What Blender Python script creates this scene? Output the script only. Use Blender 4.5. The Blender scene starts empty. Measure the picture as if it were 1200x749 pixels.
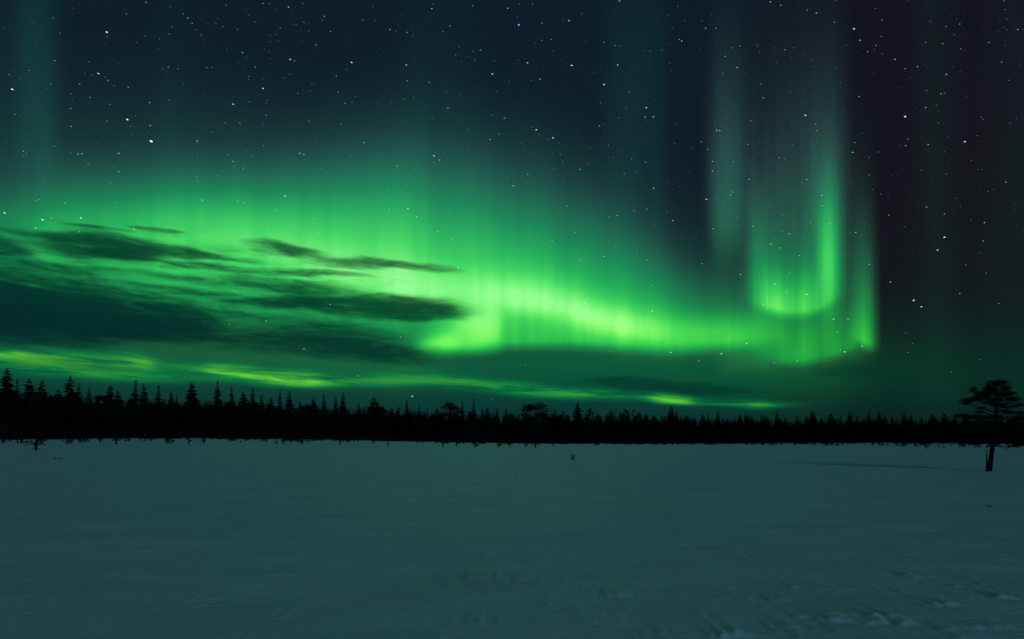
import bpy, bmesh, math, random
import numpy as np
from mathutils import Vector, noise as mnoise

S = bpy.context.scene
C = S.collection
R = math.radians
rng = random.Random(7)
nrng = np.random.default_rng(11)

# ------------------------------------------------------------------ camera
FPX = 667.0          # focal length in photograph pixels (1200 wide), 20 mm lens
HOR = 503.0          # height of the true horizon in the photograph
EYE = 1.6
cam = bpy.data.cameras.new('camera')
cam.lens = 20.0
cam.sensor_width = 36.0
cam.shift_y = (HOR - 374.5) / 1200.0
cam.clip_start = 0.05
cam.clip_end = 20000
co = bpy.data.objects.new('camera', cam)
co.location = (0, 0, EYE)
co.rotation_euler = (R(90), 0, 0)
C.objects.link(co)
S.camera = co
S.view_settings.view_transform = 'Standard'
S.view_settings.look = 'None'
S.view_settings.gamma = 1
S.view_settings.exposure = 0
S.view_settings.use_curve_mapping = False

# ------------------------------------------------------------------ moon
MOON_AZ = R(138)      # clockwise from the view direction: behind the viewer, to the right
MOON_EL = R(24)
ml = bpy.data.lights.new('moon_light', 'SUN')
ml.energy = 0.435
ml.angle = R(20)
ml.color = (0.245, 0.79, 1.0)
mo = bpy.data.objects.new('moon_light', ml)
dv = Vector((math.sin(MOON_AZ) * math.cos(MOON_EL), math.cos(MOON_AZ) * math.cos(MOON_EL), math.sin(MOON_EL)))
mo.rotation_euler = dv.to_track_quat('Z', 'Y').to_euler()
mo.location = (10, -10, 20)
C.objects.link(mo)

# ------------------------------------------------------------------ night sky, aurora, clouds (world)
W = bpy.data.worlds.new('World')
S.world = W
W.use_nodes = True
NT = W.node_tree
NT.nodes.clear()


def _in(node, i, v):
    if v is None:
        return
    if isinstance(v, (int, float)):
        node.inputs[i].default_value = v
    elif isinstance(v, tuple):
        node.inputs[i].default_value = v
    else:
        NT.links.new(v, node.inputs[i])


def M(op, a, b=None, c=None, clamp=False):
    n = NT.nodes.new('ShaderNodeMath')
    n.operation = op
    n.use_clamp = clamp
    _in(n, 0, a); _in(n, 1, b); _in(n, 2, c)
    return n.outputs[0]


def VM(op, a, b=None):
    n = NT.nodes.new('ShaderNodeVectorMath')
    n.operation = op
    _in(n, 0, a); _in(n, 1, b)
    return n.outputs[0]


def XYZ(x, y, z=0.0):
    n = NT.nodes.new('ShaderNodeCombineXYZ')
    _in(n, 0, x); _in(n, 1, y); _in(n, 2, z)
    return n.outputs[0]


def MAPR(v, a, b, c=0.0, d=1.0, kind='SMOOTHSTEP'):
    n = NT.nodes.new('ShaderNodeMapRange')
    n.interpolation_type = kind
    _in(n, 0, v); _in(n, 1, a); _in(n, 2, b); _in(n, 3, c); _in(n, 4, d)
    return n.outputs[0]


def NOISE(vec, scale=1.0, detail=4.0, rough=0.5, dist=0.0):
    n = NT.nodes.new('ShaderNodeTexNoise')
    n.noise_dimensions = '3D'
    _in(n, 'Vector', vec)
    n.inputs['Scale'].default_value = scale
    n.inputs['Detail'].default_value = detail
    n.inputs['Roughness'].default_value = rough
    n.inputs['Distortion'].default_value = dist
    return n.outputs['Fac']


def MIXC(f, a, b, mode='MIX'):
    n = NT.nodes.new('ShaderNodeMix')
    n.data_type = 'RGBA'
    n.blend_type = mode
    n.clamp_factor = True
    _in(n, 0, f); _in(n, 6, a); _in(n, 7, b)
    return n.outputs[2]


# sky coordinates: U = azimuth, T = tangent of the elevation, both x 667
tc = NT.nodes.new('ShaderNodeTexCoord')
sx = NT.nodes.new('ShaderNodeSeparateXYZ')
NT.links.new(tc.outputs['Generated'], sx.inputs[0])
dx, dy, dz = sx.outputs
AZ = M('ARCTAN2', dx, dy)
HYP = M('SQRT', M('ADD', M('MULTIPLY', dx, dx), M('ADD', M('MULTIPLY', dy, dy), 1e-6)))
U = M('MULTIPLY', AZ, 667.0)
T = M('MULTIPLY', M('DIVIDE', dz, HYP), 667.0)
P = XYZ(U, T, 0.0)


def sky(px, py):
    a = math.atan((px - 600) / FPX)
    return a * 667.0, (HOR - py) * math.cos(a)


AMIN, AMAX = -0.95, 0.95
AZN = MAPR(AZ, AMIN, AMAX, 0.0, 1.0, 'LINEAR')


def curve(pts, conv='v', scale=1.0, off=0.0):
    """float curve over azimuth; pts = (photo x, value).  conv 'h': value is a height in the photo,
    's': a vertical size in the photo, 'v': plain value."""
    n = NT.nodes.new('ShaderNodeFloatCurve')
    n.inputs[0].default_value = 1.0
    NT.links.new(AZN, n.inputs[1])
    m = n.mapping
    m.extend = 'HORIZONTAL'
    m.use_clip = True
    cv = m.curves[0]
    out = []
    pts = list(pts)
    pts = [(min(-300, pts[0][0] - 300), pts[0][1])] + ([(pts[0][0] - 60, pts[0][1])] if pts[0][0] > -180 else []) + pts + \
        ([(pts[-1][0] + 60, pts[-1][1])] if pts[-1][0] < 1380 else []) + [(max(1500, pts[-1][0] + 300), pts[-1][1])]
    for x, v in pts:
        a = math.atan((x - 600) / FPX)
        if conv == 'h':
            v = (HOR - v) * math.cos(a) / 600.0
        elif conv == 's':
            v = v * math.cos(a) / 600.0
        else:
            v = v / scale
        out.append(((a - AMIN) / (AMAX - AMIN), min(max(v, 0), 1)))
    while len(cv.points) < len(out):
        cv.points.new(0.5, 0.5)
    for p, (x, y) in zip(cv.points, out):
        p.location = (x, y)
        p.handle_type = 'AUTO_CLAMPED'
    m.update()
    k = 600.0 if conv in 'hs' else scale
    return M('MULTIPLY', n.outputs[0], k)


def curtain(edge, bright, hup, hdown, pw=2.0):
    e = curve(edge, 'h')
    b = curve(bright, 'v')
    if bright[-1][1] == 0:
        b = M('MAXIMUM', M('SUBTRACT', b, .0015), 0.0)
    u = M('SUBTRACT', T, e)
    hu = curve(hup, 's') if isinstance(hup, list) else float(hup)
    hd = curve(hdown, 's') if isinstance(hdown, list) else float(hdown)
    up = M('DIVIDE', M('MAXIMUM', u, 0.0), hu)
    dn = M('DIVIDE', M('MAXIMUM', M('MULTIPLY', u, -1.0), 0.0), hd)
    a = M('ADD', M('POWER', up, pw), M('POWER', dn, 2.0))
    return M('MULTIPLY', b, M('EXPONENT', M('MULTIPLY', a, -1.0)))


def blob(px, py, rx, ry, rot=0.0, amp=1.0, pw=1.0, vec=None):
    """soft ellipse in sky coordinates"""
    u, t = sky(px, py)
    c = math.cos(math.atan((px - 600) / FPX))
    rot = math.degrees(math.atan(math.tan(R(rot)) / c - (HOR - py) * math.sin(math.atan((px - 600) / FPX)) / 667.0))
    n = NT.nodes.new('ShaderNodeMapping')
    n.vector_type = 'TEXTURE'
    _in(n, 0, vec if vec is not None else P)
    n.inputs[1].default_value = (u, t, 0)
    n.inputs[2].default_value = (0, 0, R(rot))
    n.inputs[3].default_value = (rx * c * c * 1.3, ry * c * 1.3, 1)
    g = NT.nodes.new('ShaderNodeTexGradient')
    g.gradient_type = 'SPHERICAL'
    NT.links.new(n.outputs[0], g.inputs[0])
    s = MAPR(g.outputs[1], 0.0, 0.8, 0.0, amp)
    if pw != 1.0:
        s = M('MULTIPLY', M('POWER', M('DIVIDE', s, amp), pw), amp)
    return s


def SUM(*a):
    r = a[0]
    for v in a[1:]:
        r = M('ADD', r, v)
    return r


# fine vertical rays and slow wander
rays = NOISE(XYZ(M('MULTIPLY', U, 0.028), M('MULTIPLY', T, 0.0022), 3.0), 1.0, 2.5, 0.5)
rays2 = NOISE(XYZ(M('MULTIPLY', U, 0.11), M('MULTIPLY', T, 0.004), 9.0), 1.0, 2.0, 0.5)
RAY = MAPR(rays, 0.25, 0.75, 0.83, 1.17, 'LINEAR')
RAY3 = MAPR(rays2, 0.25, 0.75, 0.80, 1.20, 'LINEAR')
RAY2 = M('MULTIPLY', MAPR(rays2, 0.25, 0.75, 0.90, 1.10, 'LINEAR'), RAY)

veil = curtain([(-200, 300), (0, 285), (100, 281), (200, 280), (300, 283), (400, 296), (500, 312), (600, 340), (700, 362), (800, 380), (870, 388), (950, 390), (1100, 395)],
               [(-200, .10), (-60, .20), (0, .27), (60, .38), (120, .48), (200, .60), (300, .66), (400, .60), (500, .57), (600, .52), (700, .44), (800, .30), (870, .16), (950, .05), (1000, .01), (1100, 0)],
               [(-200, 46), (0, 50), (200, 50), (300, 52), (400, 68), (500, 84), (600, 84), (700, 76), (760, 62), (800, 50), (870, 44), (1000, 36)],
               [(-200, 60), (0, 70), (300, 85), (450, 80), (550, 50), (600, 40), (700, 30), (800, 20), (950, 20)], 1.6)
veil2 = curtain([(-200, 280), (0, 275), (300, 265), (600, 300), (800, 350), (1000, 380)],
                [(-200, .03), (0, .045), (200, .06), (400, .07), (600, .062), (720, .048), (800, .025), (900, 0)], 92, 60, 1.8)
ridge = curtain([(300, 305), (350, 315), (400, 325), (450, 335), (500, 344), (550, 350), (600, 352), (650, 358), (700, 374), (750, 389), (800, 399), (850, 398), (900, 393), (950, 388)],
                [(250, 0), (330, .10), (380, .22), (450, .36), (520, .46), (600, .47), (700, .47), (760, .43), (820, .40), (860, .34), (890, .16), (915, .05), (935, 0)],
                [(300, 30), (450, 30), (600, 30), (700, 27), (800, 24), (900, 24)],
                [(300, 30), (450, 26), (600, 22), (700, 20), (760, 17), (820, 12), (900, 12)], 2.0)
under = curtain([(450, 400), (500, 400), (560, 400), (600, 398), (660, 397), (720, 400), (780, 404), (840, 404)],
                [(450, 0), (490, .02), (560, .12), (590, .28), (620, .38), (700, .36), (760, .20), (800, .10), (840, 0)],
                26, 9, 2.0)
curl = SUM(blob(545, 394, 60, 27, 12, .46), blob(512, 407, 30, 15, 16, .30), blob(566, 386, 40, 34, 5, .20))
curl = M('MULTIPLY', curl, MAPR(U, sky(600, 400)[0], sky(580, 400)[0], 0.25, 1.0))
curl = M('MULTIPLY', curl, MAPR(T, sky(540, 424)[1], sky(540, 404)[1]))
loop = curtain([(855, 340), (870, 345), (885, 352), (910, 359), (930, 362), (950, 360), (970, 352), (985, 340), (1000, 338)],
               [(855, 0), (870, .02), (882, .10), (895, .30), (915, .50), (935, .47), (955, .36), (972, .22), (982, .10), (992, .02), (1002, 0)],
               [(855, 26), (880, 30), (900, 34), (930, 36), (960, 38), (980, 40)], 8, 1.7)
arm_l = curtain([(860, 320), (900, 330)], [(866, 0), (876, .04), (884, .09), (893, .07), (903, .04), (915, 0)], 70, 30, 2.0)
arm_r = curtain([(950, 305), (1000, 300)], [(950, 0), (956, .05), (962, .24), (969, .46), (975, .40), (981, .17), (987, .05), (994, .01), (1000, 0)], [(950, 66), (1000, 66)], 48, 1.7)
arm_r2 = curtain([(900, 250), (1000, 250)], [(930, 0), (950, .04), (965, .08), (978, .07), (986, .02), (1000, 0)], 75, 60, 1.6)
fill = curtain([(820, 320), (1000, 320)], [(855, 0), (880, .07), (900, .12), (940, .13), (960, .10), (985, .06), (1005, .03), (1030, 0)], 95, 75, 1.7)
tall = curtain([(700, 220), (1100, 220)], [(810, 0), (828, .008), (845, .026), (862, .024), (885, .012), (930, .018), (960, .024), (980, .022), (992, .010), (1004, 0)], 150, 160, 2.0)
tall2 = curtain([(820, 255), (900, 255)], [(818, 0), (834, .03), (846, .085), (857, .085), (870, .045), (884, .01), (896, 0)], 95, 40, 1.6)
far = curtain([(980, 388), (1000, 391), (1010, 397), (1018, 401), (1030, 403)],
              [(988, 0), (998, .05), (1006, .24), (1012, .46), (1018, .52), (1021, .34), (1024, .08), (1028, 0)],
              [(990, 46), (1010, 44), (1030, 56)], 7, 1.3)
far2 = curtain([(985, 330), (1030, 330)], [(990, 0), (1003, .04), (1015, .07), (1021, .06), (1027, 0)], 70, 50, 2.0)
fold = curtain([(860, 405), (885, 410), (920, 420), (940, 421), (960, 417), (985, 410), (1005, 402), (1020, 400)],
               [(850, 0), (880, .05), (908, .08), (926, .22), (945, .23), (965, .17), (985, .16), (1000, .15), (1008, .03), (1015, 0)],
               [(860, 30), (920, 36), (1010, 34)], 6, 1.8)
fold2 = curtain([(820, 425), (1020, 405)], [(820, 0), (870, .08), (900, .10), (960, .09), (1005, .07), (1022, .02), (1040, 0)], 60, 12, 2.0)
low = curtain([(-200, 425), (0, 425), (400, 425), (1000, 435), (1200, 450)],
              [(-200, .03), (0, .045), (200, .046), (450, .060), (700, .066), (860, .060), (960, .043), (1030, .022), (1100, .016), (1200, .009)],
              [(-200, 70), (400, 60), (900, 40), (1020, 55), (1200, 60)], [(0, 30), (300, 32), (600, 36), (800, 38), (1200, 30)], 2.0)
bandv = XYZ(M('MULTIPLY', U, 0.013), M('MULTIPLY', M('ADD', T, M('MULTIPLY', U, 0.05)), 0.12), 1.0)
bandn = MAPR(NOISE(bandv, 1.0, 3.0, 0.6, 0.3), 0.30, 0.62, 0.22, 1.25)
bands = curtain([(-200, 405), (0, 414), (50, 420), (100, 423), (150, 424), (180, 428), (210, 432), (240, 434), (280, 438), (320, 443), (350, 446), (400, 448), (450, 447), (500, 446), (550, 450), (600, 456), (650, 461), (700, 463), (740, 465), (800, 470), (880, 474), (950, 474)],
                [(-200, .1), (0, .34), (60, .28), (100, .22), (140, .28), (165, .34), (190, .12), (215, .12), (250, .36), (300, .50), (345, .52), (380, .30), (430, .15), (480, .16), (560, .17), (660, .20), (720, .21), (745, .12), (765, .30), (785, .48), (810, .26), (835, .10), (860, .18), (880, .24), (910, .10), (940, .02), (980, 0)],
                [(-200, 9), (0, 9), (300, 8), (420, 9), (600, 8), (700, 5.5), (800, 5), (950, 4)], [(0, 9), (300, 7), (420, 6), (600, 6), (700, 4.5), (950, 4)], 2.0)
bands_b = curtain([(-200, 425), (0, 430), (100, 437), (160, 441), (200, 443), (260, 446)], [(-200, .05), (0, .08), (60, .14), (130, .17), (190, .13), (240, .04), (300, 0)], 5, 5, 2.0)
bands = M('MULTIPLY', SUM(bands, bands_b), M('MULTIPLY', bandn, 1.02))

faint = M('MULTIPLY', MAPR(rays, .25, .75, .3, 1.1, 'LINEAR'), SUM(
    curtain([(0, 170), (100, 170)], [(-200, .02), (-60, .01), (0, .014), (20, .032), (42, .046), (58, .028), (75, .006), (100, 0), (170, .002), (195, .009), (220, .004), (260, 0)], 170, 38, 2.0),
    curtain([(400, 90), (1200, 90)], [(400, 0), (470, .004), (500, .010), (540, .006), (590, .001), (690, 0), (716, .012), (740, .018), (770, .016), (785, .004), (800, 0)], 140, 200, 2.0),
    curtain([(1000, 300), (1200, 300)], [(1040, 0), (1070, .003), (1092, .012), (1115, .006), (1140, .002), (1165, .006), (1200, .008), (1260, .004)], 330, 200, 2.0)))

I_up = SUM(M('MULTIPLY', veil, RAY), veil2, M('MULTIPLY', ridge, MAPR(rays2, .25, .75, .93, 1.07, 'LINEAR')), M('MULTIPLY', under, RAY2), curl,
           M('MULTIPLY', SUM(loop, arm_l, fill, tall, fold, fold2), M('MULTIPLY', RAY, RAY3)), arm_r, arm_r2, M('MULTIPLY', tall2, RAY), far, far2)
I_low = SUM(low, bands)

ramp = NT.nodes.new('ShaderNodeValToRGB')
cr = ramp.color_ramp
cr.interpolation = 'LINEAR'
stops = [(0, (0, 0, 0)), (.05, (.0045, .040, .020)), (.12, (.008, .105, .046)), (.25, (.006, .235, .066)), (.45, (.019, .45, .083)), (.65, (.050, .66, .105)), (.85, (.15, .87, .165)), (1.0, (.29, .98, .29))]
while len(cr.elements) < len(stops):
    cr.elements.new(0.5)
for el, (p, c) in zip(cr.elements, stops):
    el.position = p
    el.color = (*c, 1)
NT.links.new(M('MINIMUM', I_up, 1.0), ramp.inputs[0])
ramp2 = NT.nodes.new('ShaderNodeValToRGB')
cr = ramp2.color_ramp
stops = [(0, (0, 0, 0)), (.08, (.0, .08, .016)), (.16, (.0, .155, .018)), (.35, (.045, .34, .009)), (.6, (.12, .60, .008))]
while len(cr.elements) < len(stops):
    cr.elements.new(0.5)
for el, (p, c) in zip(cr.elements, stops):
    el.position = p
    el.color = (*c, 1)
NT.links.new(I_low, ramp2.inputs[0])
# the lower the glow stands, the more air reddens it: less blue, more yellow
hightint = MIXC(MAPR(U, 100.0, 260.0), (1.5, 1, 1.35, 1), (2.6, 1, 1.7, 1))
lowtint = MIXC(MAPR(T, 60.0, 175.0), (1.25, 1.0, .35, 1), MIXC(MAPR(T, 150.0, 330.0), (1, 1, 1, 1), hightint))
aur = MIXC(1.0, MIXC(1.0, ramp.outputs[0], lowtint, 'MULTIPLY'), ramp2.outputs[0], 'ADD')
fcol = NT.nodes.new('ShaderNodeCombineColor')
_in(fcol, 0, M('MULTIPLY', faint, .06)); _in(fcol, 1, M('MULTIPLY', faint, .85)); _in(fcol, 2, M('MULTIPLY', faint, .62))
aur = MIXC(1.0, aur, fcol.outputs[0], 'ADD')

# moonlit air: the same scattering as by day, thousands of times weaker
nish = NT.nodes.new('ShaderNodeTexSky')
nish.sky_type = 'NISHITA'
nish.sun_disc = False
nish.sun_elevation = MOON_EL
nish.sun_rotation = MOON_AZ
nish.dust_density = 0.3
nish.ozone_density = 3.0
air = MIXC(1.0, nish.outputs[0], (.0005, .0006, .0006, 1), 'MULTIPLY')
# airglow low over the horizon is teal, the height of the sky deep blue, violet to the right
grad = NT.nodes.new('ShaderNodeValToRGB')
cr = grad.color_ramp
stops = [(0, (.0003, .024, .025)), (.10, (.0008, .021, .021)), (.25, (.0045, .013, .016)), (.5, (.0055, .011, .017)), (1.0, (.0050, .011, .019))]
while len(cr.elements) < len(stops):
    cr.elements.new(0.5)
for el, (p, c) in zip(cr.elements, stops):
    el.position = p
    el.color = (*c, 1)
NT.links.new(MAPR(T, 0.0, 500.0, 0.0, 1.0, 'LINEAR'), grad.inputs[0])
side = MIXC(MAPR(U, 120.0, 420.0), (0.75, 1.05, 1.15, 1), (1.25, .55, .55, 1))
nightc = MIXC(1.0, MIXC(1.0, grad.outputs[0], side, 'MULTIPLY'), air, 'ADD')
skyc = MIXC(1.0, nightc, aur, 'ADD')

# thin clouds in front of the aurora
warp = NT.nodes.new('ShaderNodeTexNoise')
_in(warp, 'Vector', XYZ(M('MULTIPLY', U, 0.012), M('MULTIPLY', T, 0.05), 5.0))
warp.inputs['Scale'].default_value = 1.0
warp.inputs['Detail'].default_value = 4.0
wv = VM('MULTIPLY', VM('SUBTRACT', warp.outputs['Color'], (0.5, 0.5, 0.5)), (60.0, 16.0, 0.0))
PW = VM('ADD', P, wv)
TS = M('ADD', T, M('MULTIPLY', U, 0.01))
n1 = NOISE(XYZ(M('MULTIPLY', U, 0.016), M('MULTIPLY', TS, 0.085), 2.0), 1.0, 5.0, 0.58, 0.6)
n2 = NOISE(XYZ(M('MULTIPLY', U, 0.05), M('MULTIPLY', TS, 0.26), 7.0), 1.0, 4.0, 0.6, 0.4)
CN = M('ADD', M('MULTIPLY', n1, .7), M('MULTIPLY', n2, .3))
B = lambda *a, **k: blob(*a, vec=PW, **k)
cl = SUM(
    B(70, 368, 195, 34, -1, 2.1), B(200, 384, 110, 18, -5, 1.2), B(-20, 348, 150, 30, -2, 1.1), B(10, 322, 120, 22, -5, .5),
    B(118, 289, 74, 16, -5, 1.9), B(150, 297, 50, 9, -4, 1.0), B(0, 288, 36, 13, -8, 1.1), B(215, 296, 95, 6, -7, .9), B(55, 276, 50, 5, -8, .7), B(270, 303, 60, 4, -8, .35),
    B(85, 316, 80, 8, -7, .6), B(180, 322, 60, 4, -6, .4),
    B(430, 358, 120, 15, -4, 1.9), B(485, 364, 62, 10, -5, 1.2), B(345, 353, 70, 9, 0, .9), B(320, 333, 70, 7, -6, .9),
    B(336, 293, 40, 8, -8, 1.15), B(415, 309, 62, 7, -3, 1.15), B(470, 312, 60, 5, -8, .9), B(300, 320, 70, 4, -4, .4),
    B(235, 312, 45, 6, -8, .9), B(108, 267, 40, 3, -4, .5), B(178, 270, 32, 5, -8, .8), B(370, 322, 60, 5, -3, .8), B(235, 330, 70, 5, -6, .4), B(250, 345, 80, 6, -6, .5),
    B(235, 364, 80, 6, -6, .4),
    B(270, 398, 160, 18, -4, .6), B(400, 400, 110, 22, -8, 1.1), B(450, 412, 60, 12, -10, .7),
    B(760, 451, 80, 8, -3, 1.0), B(840, 458, 60, 5, 0, .6), B(1010, 435, 60, 8, 0, .45), B(1150, 466, 120, 9, 2, .4))
tau = M('MULTIPLY', cl, MAPR(CN, .32, .68, .30, 1.85, 'LINEAR'))
cloudD = M('SUBTRACT', 1.0, M('EXPONENT', M('MULTIPLY', tau, -1.5)))
thin = M('MULTIPLY', MAPR(CN, .44, .66), M('MULTIPLY', SUM(blob(230, 345, 330, 80, -4, .55), blob(120, 430, 420, 30, -4, .25)), 1.0))
cloudD = M('SUBTRACT', 1.0, M('MULTIPLY', M('SUBTRACT', 1.0, cloudD), M('SUBTRACT', 1.0, thin)))
ccol = MIXC(MAPR(U, -500.0, 200.0), (.0004, .017, .020, 1), (.001, .034, .022, 1))
skyc = MIXC(M('MULTIPLY', cloudD, .93), skyc, ccol)

bg = NT.nodes.new('ShaderNodeBackground')
NT.links.new(skyc, bg.inputs[0])
bg.inputs[1].default_value = 1.0
wo = NT.nodes.new('ShaderNodeOutputWorld')
NT.links.new(bg.outputs[0], wo.inputs[0])


# ------------------------------------------------------------------ helpers
def new_mat(name):
    m = bpy.data.materials.new(name)
    m.use_nodes = True
    return m, m.node_tree, m.node_tree.nodes['Principled BSDF']


def noise_mat(name, c0, c1, scale, rough=0.9, bump=0.3, bscale=None, stretch=(1, 1, 1)):
    m, nt, b = new_mat(name)
    t = nt.nodes.new('ShaderNodeTexCoord')
    mp = nt.nodes.new('ShaderNodeMapping')
    mp.inputs[3].default_value = stretch
    nt.links.new(t.outputs['Object'], mp.inputs[0])
    n = nt.nodes.new('ShaderNodeTexNoise')
    n.inputs['Scale'].default_value = scale
    n.inputs['Detail'].default_value = 5
    nt.links.new(mp.outputs[0], n.inputs[0])
    r = nt.nodes.new('ShaderNodeValToRGB')
    r.color_ramp.elements[0].position = .3
    r.color_ramp.elements[1].position = .7
    r.color_ramp.elements[0].color = (*c0, 1)
    r.color_ramp.elements[1].color = (*c1, 1)
    nt.links.new(n.outputs[0], r.inputs[0])
    nt.links.new(r.outputs[0], b.inputs['Base Color'])
    b.inputs['Roughness'].default_value = rough
    b.inputs['Specular IOR Level'].default_value = 0.15
    if bump:
        bn = nt.nodes.new('ShaderNodeBump')
        bn.inputs['Strength'].default_value = bump
        bn.inputs['Distance'].default_value = 0.02
        nt.links.new(n.outputs[0], bn.inputs['Height'])
        nt.links.new(bn.outputs[0], b.inputs['Normal'])
    return m


BARK = noise_mat('spruce_bark', (.006, .005, .0045), (.016, .013, .011), 8, .95, .6, stretch=(1, 1, .25))
NEEDLE = noise_mat('spruce_needles', (.006, .012, .006), (.014, .026, .012), 2.5, .9, 0)
PINE_BARK = noise_mat('pine_bark', (.006, .0045, .0035), (.020, .014, .010), 14, .95, .8, stretch=(1, 1, .3))
PINE_NEEDLE = noise_mat('pine_needles', (.006, .013, .007), (.014, .028, .014), 4, .9, 0)
TWIG = noise_mat('birch_twigs', (.004, .0035, .0035), (.012, .010, .010), 6, .9, 0)
DEAD = noise_mat('dead_wood', (.02, .02, .018), (.05, .045, .04), 20, .9, .4, stretch=(1, 1, .2))


def mesh_of(name, v, f, m, smooth=False):
    me = bpy.data.meshes.new(name)
    me.from_pydata([tuple(p) for p in v], [], [tuple(p) for p in f])
    me.materials.append(m)
    if smooth:
        me.polygons.foreach_set('use_smooth', [True] * len(me.polygons))
    me.update()
    return me


def tube(v, f, pts, rad, n=6, cap=True):
    """tapered tube through pts"""
    pts = [Vector(p) for p in pts]
    b0 = len(v)
    for i, p in enumerate(pts):
        d = (pts[min(i + 1, len(pts) - 1)] - pts[max(i - 1, 0)])
        if d.length < 1e-9:
            d = Vector((0, 0, 1))
        d.normalize()
        a = d.orthogonal().normalized() if abs(d.z) < .95 else Vector((1, 0, 0))
        a = (a - d * a.dot(d)).normalized()
        bb = d.cross(a)
        for k in range(n):
            w = 2 * math.pi * k / n
            v.append(p + (a * math.cos(w) + bb * math.sin(w)) * rad[i])
    for i in range(len(pts) - 1):
        for k in range(n):
            k2 = (k + 1) % n
            f.append((b0 + i * n + k, b0 + i * n + k2, b0 + (i + 1) * n + k2, b0 + (i + 1) * n + k))
    if cap:
        f.append(tuple(b0 + k for k in reversed(range(n))))
        f.append(tuple(b0 + (len(pts) - 1) * n + k for k in range(n)))


def leaf(v, f, p, d, L, w, r):
    """a narrow needle spray: a bent diamond of two triangles"""
    d = Vector(d).normalized()
    s = d.cross(Vector((r.uniform(-1, 1), r.uniform(-1, 1), r.uniform(-1, 1))))
    if s.length < 1e-4:
        s = d.orthogonal()
    s.normalize()
    b = len(v)
    p = Vector(p)
    v += [p, p + d * L * .45 + s * w, p + d * L, p + d * L * .45 - s * w]
    f += [(b, b + 1, b + 2), (b, b + 2, b + 3)]


# ------------------------------------------------------------------ ground
def sstep(a, b, x):
    t = np.clip((x - a) / (b - a), 0, 1)
    return t * t * (3 - 2 * t)


def gz(x, y):
    """broad lie of the bog: it sinks a little towards the forest at centre and right"""
    d = np.sqrt(x * x + y * y)
    az = x / np.maximum(y, 1.0)
    return -1.75 * sstep(35, 150, d) * sstep(-.75, .10, az) * sstep(-5, 20, y) \
        + 0.0 * d


def ground_at(x, y):
    return float(gz(np.float64(x), np.float64(y)))


RIDGES = []
for (px, py, wpx, h, sk) in [(1180, 705, 60, .034, -.05), (1140, 690, 30, .028, .1), (1165, 693, 22, .018, -.1), (1105, 712, 32, .022, 0), (1150, 738, 40, .024, .05), (1025, 733, 26, .026, 0), (980, 731, 34, .034, -.12), (950, 729, 20, .018, .2),
                             (1070, 736, 30, .030, .1), (1045, 731, 26, .022, -.15), (915, 739, 26, .024, 0), (860, 747, 34, .026, .05), (1100, 742, 24, .016, 0), (1085, 680, 30, .018, -.05), (1060, 678, 20, .014, .1), (1050, 697, 24, .016, .05),
                             (930, 690, 40, .013, -.03), (985, 694, 36, .012, 0), (900, 706, 30, .012, .1), (565, 679, 26, .020, -.02), (600, 680, 22, .013, -.05), (640, 684, 40, .012, -.1), (690, 690, 30, .012, -.15), (725, 700, 30, .016, -.3),
                             (660, 712, 30, .014, -.3), (700, 722, 34, .010, -.2), (560, 733, 40, .010, 0), (780, 745, 30, .016, 0), (1000, 664, 20, .010, 0), (1180, 662, 26, .012, 0), (820, 668, 40, .009, 0), (420, 690, 30, .007, 0), (250, 710, 34, .007, 0)]:
    yy = EYE * FPX / (py - HOR)
    RIDGES.append(((px - 600) / FPX * yy, yy, wpx / FPX * yy, h, sk))
for i in range(110):
    yy = 4.2 + 8.5 * rng.random() ** 1.4
    px = 1200 * rng.random() ** .62
    RIDGES.append(((px - 600) / FPX * yy, yy, rng.uniform(.08, .32), rng.uniform(.003, .011), rng.uniform(-.3, .3)))


def fine(x, y, d):
    v = mnoise.noise(Vector((x * .09, y * .16, 0))) * .07 + mnoise.noise(Vector((x * .35, y * .8, 4))) * .018
    if d < 60:
        k = max(0.0, 1 - d / 60)
        v += mnoise.noise(Vector((x * 1.1 + y * .3, y * 3.0, 9))) * .010 * k + mnoise.noise(Vector((x * 2.4 + y * .5, y * 6.5, 3))) * .0035 * k
        # wind-cut crust: crescent ridges with a steep side towards the viewer
        if 2.5 < y < 14 and d < 15:
            for (rx, ry, L, h, sk) in RIDGES:
                u = x - rx
                if abs(u) > L:
                    continue
                f = (1 - (u / L) ** 2) ** .8 * min(max(.62 + 1.3 * mnoise.noise(Vector((x * 5.5, ry * 9, rx))) + .7 * mnoise.noise(Vector((x * 16, ry * 9, rx))), 0), 1.25)
                wob = .05 * mnoise.noise(Vector((x * 3.1, rx * 7, 1))) + .10 * mnoise.noise(Vector((x * 1.1, rx * 3, 6))) + .022 * mnoise.noise(Vector((x * 13, ry * 5, 8)))
                w = y - (ry + sk * u + wob)
                if -.05 < w < .75:
                    q = (w + .05) / .05
                    g_ = q * q * (3 - 2 * q) if q < 1 else math.exp(-(w - .02) / .22)
                    v += h * 1.45 * f * g_
    return v


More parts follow.
